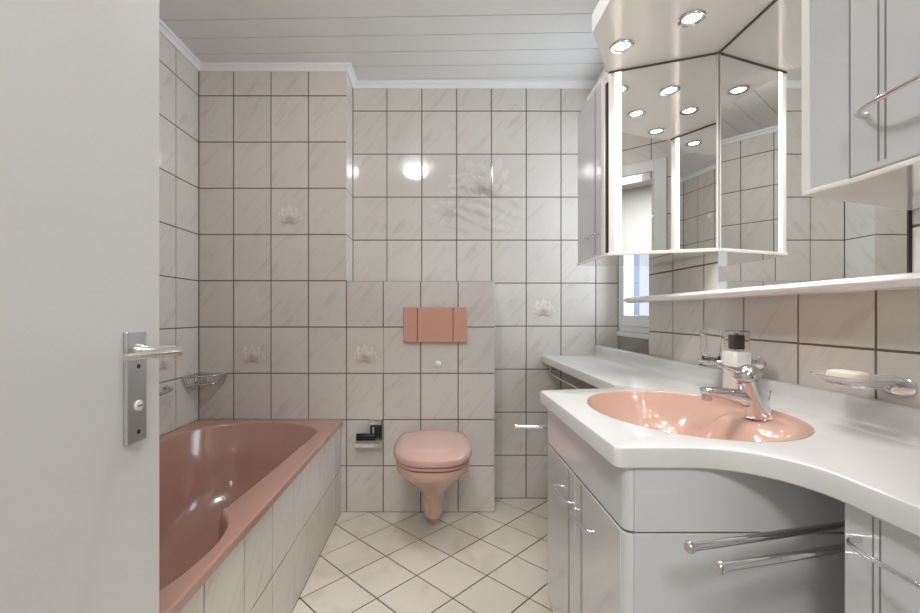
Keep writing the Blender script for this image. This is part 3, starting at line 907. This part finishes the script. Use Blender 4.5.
def bottomed_door(y0, y1, name):
    """door whose foot follows the curved carcass"""
    rr = .11; zb = .10
    pr = [(VX, VB - .003)] + [(VX, zb + rr)] + [(VX + rr * (1 - math.cos(a)), zb + rr - rr * math.sin(a)) for a in [PI / 2 * k / 8 for k in range(1, 9)]]
    back = [(x + (.019 if k < 2 else .019 * math.cos(PI / 2 * (k - 1) / 8)), z + (0 if k < 2 else .019 * math.sin(PI / 2 * (k - 1) / 8))) for k, (x, z) in enumerate(pr)]
    ring = pr + back[::-1]
    return adopt(vc, MB().rings([[(x, yy, z) for x, z in ring] for yy in (y0, y1)]).obj(name, M['cab'], smooth=True, bevel=.002))
d1 = bottomed_door(1.089, VY1, 'door'); d2 = bottomed_door(VY0 + RC, 1.087, 'door')
panel_prism(near + [(VX + .02, VY0 + RC), (VX + RC, VY0 + .003)], .21, VB - .003, 'corner_post')
def subpart(parent, child):
    child.parent = parent
    child.matrix_parent_inverse = parent.matrix_world.inverted() if False else Matrix.Identity(4)
    return child
for dd, ya, yb, gy in ((d1, 1.206, 1.100, 1.137), (d2, 1.064, .955, 1.037)):
    for k in (-.004, .004):
        g_ = box(VX - .0006, VX + .002, gy + k - .0012, gy + k + .0012, .21, VB - .006).obj('groove', M['groove'])
        subpart(dd, g_)
    h_ = bow_handle(vc, VX, ya, yb, .596, .022, .0027, 0)
    h_.matrix_parent_inverse = Matrix.Identity(4); h_.parent = dd
adopt(vc, box(VX + RC, XR - .006, VY0, VY0 + .018, VB + .0015, ZK - KT - .0015).obj('side_panel', M['cab'], bevel=.0015))
adopt(vc, box(VX + RC, XR - .006, VY0, VY0 + .018, .14, VB - .0015).obj('side_panel', M['cab'], bevel=.0015))

RX = .617; RY1 = .664
rc_ = thing('base_cabinet', 'grey gloss base cabinet at the right, below the end of the worktop', 'cabinet', (.78, .40, 0))
adopt(rc_, box(RX + .02, XR - .004, .13, RY1 - .001, .10, ZK - KT - .002).obj('carcass', M['cab'], bevel=.002))
d3 = adopt(rc_, box(RX, RX + .0195, .335, RY1, .11, ZK - KT - .004).obj('door', M['cab'], bevel=.003))
d4 = adopt(rc_, box(RX, RX + .0195, .13, .332, .11, ZK - KT - .004).obj('door', M['cab'], bevel=.003))
for k in (-.005, .005):
    subpart(d3, box(RX - .0006, RX + .002, .614 + k - .0011, .614 + k + .0011, .115, ZK - KT - .008).obj('groove', M['groove']))
h_ = bow_handle(rc_, RX, .638, .46, .742, .034, .0034, 0); h_.parent = d3; h_.matrix_parent_inverse = Matrix.Identity(4)

# double-arm towel rails on both sides of the vanity
def towel_rail(label, base, arms, wall_y, sgn):
    t = thing('towel_rail', label, 'towel rail', base, 'chrome towel rails beside the vanity')
    adopt(t, MB().box(base[0] - .018, base[0] + .018, min(wall_y, wall_y + sgn * .012), max(wall_y, wall_y + sgn * .012), base[2] - .03, base[2] + .03).obj('mounting_plate', M['chrome'], bevel=.003))
    for (xa, ya, xb, yb, z) in arms:
        d = Vector((xa - xb, ya - yb, 0)).normalized()
        adopt(t, MB().tube([(xb, yb, z), (xa, ya, z)], .0066, 16).obj('arm', M['chrome'], smooth=True))
        q = Vector((xa, ya, z))
        adopt(t, MB().tube([q - d * .001, q + d * .003, q + d * .006], [.0092, .0098, .0080], 16).obj('end_cap', M['chrome'], smooth=True))
        adopt(t, MB().lathe((xb, yb, z - .012), [(.010, 0), (.010, .024)], 14).obj('pivot', M['chrome'], smooth=True))
    return t
za, zb_ = .705, .695
towel_rail('chrome double towel rail between vanity and right base cabinet', (.775, .784, .70),
           [(.397, .686, .762, .772, za), (.420, .649, .80, .735, zb_)], VY0, -1)
towel_rail('chrome towel rail sticking out left of the vanity towards the toilet', (.62, 1.371, .70),
           [(.258, 1.448, .625, 1.392, .700)], VY1, 1)
ur = thing('worktop_rail', 'chrome rail hanging under the narrow far end of the worktop', 'rail', (.632, 2.0, .735))
p = [(.630, 2.452, ZK - KT - .001), (.630, 2.452, .742), (.630, 2.446, .736), (.630, 2.43, .735), (.630, 1.62, .735), (.630, 1.604, .736), (.630, 1.598, .742), (.630, 1.598, ZK - KT - .001)]
adopt(ur, MB().tube(p, .0055, 10).obj('bar', M['chrome'], smooth=True))
for yy in (2.452, 1.598):
    adopt(ur, MB().lathe((.630, yy, ZK - KT - .005), [(.012, 0), (.012, .0045)], 16).obj('flange', M['chrome'], smooth=True))

# ------------------------------------------------------------------ mirror wall: cabinets, canopy, mirror, shelf
CZ0, CZ1 = 1.281, 1.943
MY0, MY1 = .867, 1.452
mr = thing('wall_mirror', 'large frameless wall mirror between the two wall cabinets', 'mirror', (XR, 1.16, 1.14))
adopt(mr, box(XR - .006, XR - .0005, MY0, MY1, 1.142, CZ1 - .008).obj('mirror_glass', M['mirror']))
adopt(mr, box(XR - .008, XR - .0005, MY0, MY1, CZ1 - .008, CZ1 - .001).obj('top_gap_shade', M['grey_strip']))  # shadow gap under the canopy, its shade given as a grey strip
adopt(mr, box(XR - .0065, XR - .0005, MY0 - .004, MY0, 1.142, CZ1 - .001).obj('edge', M['dark']))

sh = thing('wall_shelf', 'long white round-nosed shelf below the mirror', 'shelf', (XR, 1.1, 1.12))
sp_ = [(XR - .0005, 1.120), (.862, 1.1195), (.846, 1.1215), (.835, 1.128), (.832, 1.1345), (.836, 1.142), (.846, 1.146), (.862, 1.147), (XR - .0005, 1.147)]
adopt(sh, MB().rings([[(x, yy, z) for x, z in sp_] for yy in (.14, 1.958)]).obj('board', M['canopy'], smooth=True))

P1, P2 = (.612, 1.568), (XR - .007, 1.449)
lc = thing('mirror_cabinet', 'far wall cabinet with angled mirror front and lit edge', 'cabinet', (.78, 1.7, CZ0), 'wall cabinets flanking the mirror')
def mirror_front(root, p1, p2, sgn):
    """angled mirror door standing between p1 (room side) and p2 (wall side)"""
    a, b = Vector(p1), Vector(p2); d = (b - a).normalized(); nb = Vector((-d.y, d.x)) * sgn    # into the cabinet
    def quad(s0, s1, t0, t1, z0, z1):
        P = [a + d * s0 + nb * t0, a + d * s1 + nb * t0, a + d * s1 + nb * t1, a + d * s0 + nb * t1]
        return MB().prism([(q.x, q.y) for q in (P if sgn > 0 else P[::-1])], z0, z1)
    L = (b - a).length
    adopt(root, quad(.0, .021, -.0005, .014, CZ0 + .004, CZ1 - .004).obj('edge_post', M['cabedge'], bevel=.002))
    adopt(root, quad(.021, .043, -.001, .014, CZ0 + .004, CZ1 - .004).obj('lit_edge', M['strip'], bevel=.003))
    adopt(root, quad(.043, L, 0, .006, CZ0 + .004, CZ1 - .008).obj('mirror_glass', M['mirror']))
    adopt(root, quad(0, L, -.002, .012, CZ1 - .007, CZ1 - .001).obj('top_gap_shade', M['grey_strip']))  # grey strip paints the shadow line where mirror meets canopy
    adopt(root, quad(L - .006, L - .0005, -.0022, 0, CZ0 + .004, CZ1 - .008).obj('mirror_bevel', M['cabedge']))
mirror_front(lc, P1, P2, 1)
nbk = Vector((P1[0], P1[1]))
body = [(XR - .003, 1.472), (.640, 1.584), (.630, 1.590), (.630, 1.905), (XR - .003, 1.905)]
adopt(lc, MB().prism(body[::-1], CZ0 + .012, CZ1 - .004).obj('carcass', M['cab']))
bot = [(XR - .003, 1.447), (.609, 1.565), (.604, 1.585), (.604, 1.908), (XR - .003, 1.908)]
adopt(lc, MB().prism(bot[::-1], CZ0, CZ0 + .012).obj('bottom_panel', M['under'], bevel=.002))
adopt(lc, MB().prism([(.6115, 1.582), (.632, 1.582), (.632, 1.597), (.6115, 1.597)], CZ0 + .012, CZ1 - .03).obj('gap_shade', M['dark']))  # dark strip stands in for shade between post and door edge
adopt(lc, box(.606, .626, 1.597, 1.625, CZ0 + .0125, CZ1 - .004).obj('door_edge', M['cabedge'], bevel=.002))
dl = adopt(lc, box(.608, .6255, 1.6255, 1.906, CZ0 + .0125, CZ1 - .004).obj('door', M['cab'], bevel=.0025))
for k in (-.0045, .0045):
    subpart(dl, box(.6074, .610, 1.690 + k - .0015, 1.690 + k + .0015, CZ0 + .02, CZ1 - .01).obj('groove', M['groove']))
h_ = bow_handle(lc, .608, 1.655, 1.765, 1.377, .024, .0030, 0); h_.parent = dl; h_.matrix_parent_inverse = Matrix.Identity(4)
vg = MB()
for k in range(9): vg.box(.63 , .80, 1.66 + k * .022, 1.672 + k * .022, CZ1 + .000, CZ1 + .050)
vg.box(.625, .81, 1.65, 1.87, CZ1 - .004, CZ1 + .006)
adopt(lc, vg.obj('top_grille', M['trim']))

rw = thing('mirror_cabinet', 'near wall cabinet at top right with bow handle', 'cabinet', (.8, .55, CZ0), 'wall cabinets flanking the mirror')
Q1, Q2 = (.630, .757), (XR - .007, .866)
mirror_front(rw, Q1, Q2, -1)
body = [(XR - .003, .845), (.655, .743), (.668, .690), (.668, .14), (XR - .003, .14)]
adopt(rw, MB().prism(body, CZ0 + .012, CZ1 - .004).obj('carcass', M['cab']))
bot = [(XR - .003, .866), (.630, .757), (.6455, .690), (.648, .685), (.648, .14), (XR - .003, .14)]
adopt(rw, MB().prism(bot, CZ0 - .004, CZ0 + .005).obj('bottom_panel', M['under'], bevel=.002))
adopt(rw, MB().prism([(.6325, .7545), (.653, .693), (.668, .693), (.656, .742)], CZ0 + .005, CZ1 - .004).obj('corner_post', M['cab'], bevel=.001))
adopt(rw, box(.654, .668, .6877, .6928, CZ0 + .006, CZ1 - .004).obj('gap_shade', M['grey_strip']))  # grey strip painted as the shadow between door and post
drr = adopt(rw, box(.648, .667, .335, .6875, CZ0 + .0055, CZ1 - .004).obj('door', M['cab'], bevel=.003))
dr2 = adopt(rw, box(.648, .667, .14, .332, CZ0 + .0125, CZ1 - .004).obj('door', M['cab'], bevel=.003))
for k in (-.005, .005):
    subpart(drr, box(.6474, .650, .637 + k - .0011, .637 + k + .0011, CZ0 + .016, CZ1 - .01).obj('groove', M['groove']))
h_ = bow_handle(rw, .648, .660, .45, 1.372, .034, .0036, .002); h_.parent = drr; h_.matrix_parent_inverse = Matrix.Identity(4)

# canopy with halogen spots
cn = thing('light_canopy', 'white gloss canopy with halogen spots above the mirror', 'canopy', (.7, 1.16, CZ1), None)
cp = [(XR - .002, 1.62), (.630, 1.610), (.4757, 1.351), (.4757, .972), (.630, .710), (XR - .002, .70)]
adopt(cn, MB().prism(cp, CZ1, CZ1 + .060).obj('board', M['canopy'], bevel=.004))
for (sx, sy) in ((.596, 1.417), (.745, 1.283), (.585, 1.16), (.765, 1.042), (.60, .908)):
    rg = adopt(cn, MB().lathe((sx, sy, CZ1), [(.0245, -.0002), (.036, -.001), (.0375, -.003), (.034, -.0055), (.0265, -.0045), (.0235, -.0008)], 28, cap0=False, cap1=False).obj('spot_ring', M['chrome'], smooth=True))
    dsk = MB().lathe((sx, sy, CZ1 - .0012), [(.0232, 0), (.018, -.0015), (.0001, -.002)], 24).obj('lamp_disc', M['bulb'], smooth=True)
    dsk.parent = rg; dsk.matrix_parent_inverse = Matrix.Identity(4)
    l = bpy.data.lights.new('halogen_spot', 'SPOT'); l.energy = SPOT_W * 4; l.spot_size = math.radians(110); l.spot_blend = .8
    l.shadow_soft_size = .025; l.color = (1.0, .975, .945)
    lo = bpy.data.objects.new('halogen_spot', l); COL.objects.link(lo); lo.location = (sx, sy, CZ1 - .012)

# ------------------------------------------------------------------ things at the washbasin
th = thing('tumbler_holder', 'chrome double ring holder on the tiles above the tap', 'holder', (XR, 1.30, .93))
R = []
for s, d in ((1, .0005), (1, .004), (.8, .008), (.4, .010)):
    R.append([(XR - d, 1.2835 + .036 * s * math.cos(2 * PI * i / 24), .930 + .022 * s * math.sin(2 * PI * i / 24)) for i in range(24)])
adopt(th, MB().rings(R).obj('wall_plate', M['chrome'], smooth=True))
ring = lambda c, r, n=28: [(c[0] + r * math.cos(2 * PI * i / n), c[1] + r * math.sin(2 * PI * i / n), c[2]) for i in range(n)]
TG = (.858, 1.372); TB = (.838, 1.226)
for c in (TG, TB):
    adopt(th, MB().tube(ring((c[0], c[1], .925), .0345 if c is TG else .0415), .0035, 8, True).obj('ring', M['chrome'], smooth=True))
adopt(th, MB().tube([(XR - .006, 1.2835, .930), (.90, 1.290, .927), (.858, 1.3375, .925)], .0045, 10).obj('arm', M['chrome'], smooth=True))
adopt(th, MB().tube([(XR - .006, 1.2835, .930), (.90, 1.283, .927), (.850, 1.2660, .925)], .0045, 10).obj('arm', M['chrome'], smooth=True))
gl = MB().lathe((TG[0], TG[1], .912), [(.0001, .016), (.017, .016), (.0205, .020), (.0215, .034), (.0245, .06), (.0268, .085), (.0280, .112), (.0305, .1125), (.0300, .085), (.0285, .06), (.0255, .034), (.0255, .020), (.0270, .006), (.025, 0), (.0001, 0)], 32, cap0=False, cap1=False)
o = gl.obj('tumbler', M['glass'], smooth=True)
tag(o, 'clear glass tumbler standing in the chrome ring holder', 'glass')
# small foot ring keeps the tumbler in its holder
adopt(th, MB().lathe((TG[0], TG[1], .9085), [(.0345, 0), (.0345, .0028), (.0335, .0028), (.0335, .0)], 28).obj('rest', M['chrome'], smooth=True))

bo = thing('soap_bottle', 'white bottle with square black cap behind the tap', 'bottle', (TB[0], TB[1], ZK))
zt = .967
bb = MB()
def rrect(cx_, cy_, hx, hy, r, z, n=5):
    P = []
    for (sx, sy, a0) in ((1, 1, 0), (-1, 1, PI / 2), (-1, -1, PI), (1, -1, 1.5 * PI)):
        for k in range(n):
            a = a0 + PI / 2 * k / (n - 1)
            P.append((cx_ + sx * (hx - r) + r * math.cos(a), cy_ + sy * (hy - r) + r * math.sin(a), z))
    return P
bb.rings([rrect(TB[0], TB[1], .023, .029, .008, ZK + .0012), rrect(TB[0], TB[1], .024, .030, .009, ZK + .004), rrect(TB[0], TB[1], .024, .030, .009, zt - .004), rrect(TB[0], TB[1], .022, .028, .009, zt), rrect(TB[0], TB[1], .012, .013, .006, zt + .002), rrect(TB[0], TB[1], .011, .012, .006, zt + .008)])
adopt(bo, bb.obj('body', M['bottle'], smooth=True))
adopt(bo, MB().rings([rrect(TB[0], TB[1], .014, .016, .004, zt + .007), rrect(TB[0], TB[1], .014, .016, .004, zt + .045), rrect(TB[0], TB[1], .012, .014, .004, zt + .047)]).obj('cap', M['black'], smooth=True))
adopt(bo, MB().rings([rrect(TB[0], TB[1], .0215, .0275, .008, zt + .0025), rrect(TB[0], TB[1], .0215, .0275, .008, zt + .055), rrect(TB[0], TB[1], .0195, .0255, .008, zt + .058), rrect(TB[0], TB[1], .0185, .0245, .007, zt + .0565), rrect(TB[0], TB[1], .0205, .0265, .007, zt + .054), rrect(TB[0], TB[1], .0205, .0265, .007, zt + .0025)], False, False).obj('clear_overcap', M['glass'], smooth=True))

sd = thing('soap_dish', 'oval satin glass soap dish in a chrome wall bracket', 'soap dish', (XR, .89, .92))
R = []
for s, d in ((1, .0005), (1, .004), (.8, .008), (.4, .010)):
    R.append([(XR - d, .888 + .036 * s * math.cos(2 * PI * i / 24), .924 + .022 * s * math.sin(2 * PI * i / 24)) for i in range(24)])
adopt(sd, MB().rings(R).obj('wall_plate', M['chrome'], smooth=True))
SC = (.858, .902)
adopt(sd, MB().tube([(XR - .006, .888, .924), (.915, .89, .922), (.893, .895, .927)], .0045, 10).obj('arm', M['chrome'], smooth=True))
adopt(sd, MB().tube([(SC[0] + .034 * math.cos(2 * PI * i / 28), SC[1] + .045 * math.sin(2 * PI * i / 28), .927) for i in range(28)], .0035, 8, True).obj('ring', M['chrome'], smooth=True))
R = []
for s, z in ((.02, .926), (.5, .9265), (.66, .930), (.85, .938), (1.0, .9435), (1.0, .9455), (.85, .941), (.64, .9335), (.5, .9302), (.02, .930)):
    R.append([(SC[0] + .058 * s * math.cos(2 * PI * i / 36), SC[1] + .082 * s * math.sin(2 * PI * i / 36), z) for i in range(36)])
adopt(sd, MB().rings(R).obj('dish', M['frost'], smooth=True))
R = []
for s, z in ((.85, .9312), (1, .9345), (1, .946), (.93, .951), (.7, .9535), (.2, .9545)):
    R.append([(SC[0] - .004 + .024 * s * (abs(math.cos(a)) ** .7) * (1 if math.cos(a) >= 0 else -1), SC[1] + .008 + .038 * s * (abs(math.sin(a)) ** .7) * (1 if math.sin(a) >= 0 else -1), z) for a in [2 * PI * i / 32 for i in range(32)]])
o = MB().rings(R).obj('soap_bar', M['soap'], smooth=True)
tag(o, 'cream bar of soap lying in the oval dish', 'soap')

# ------------------------------------------------------------------ ceiling lamp (seen in the tiles' reflection)
cl = thing('ceiling_lamp', 'round opal glass ceiling lamp reflected in the back wall tiles', 'lamp', (-.205, 1.09, ZC - .09))
adopt(cl, MB().lathe((-.205, 1.09, ZC - .018), [(.085, 0), (.085, .0175)], 32).obj('base', M['lamp_base'], smooth=True))
adopt(cl, MB().lathe((-.205, 1.09, ZC - .09), [(.0001, 0), (.045, .004), (.078, .018), (.096, .038), (.099, .055), (.090, .068), (.082, .073)], 32).obj('shade', M['globe'], smooth=True))
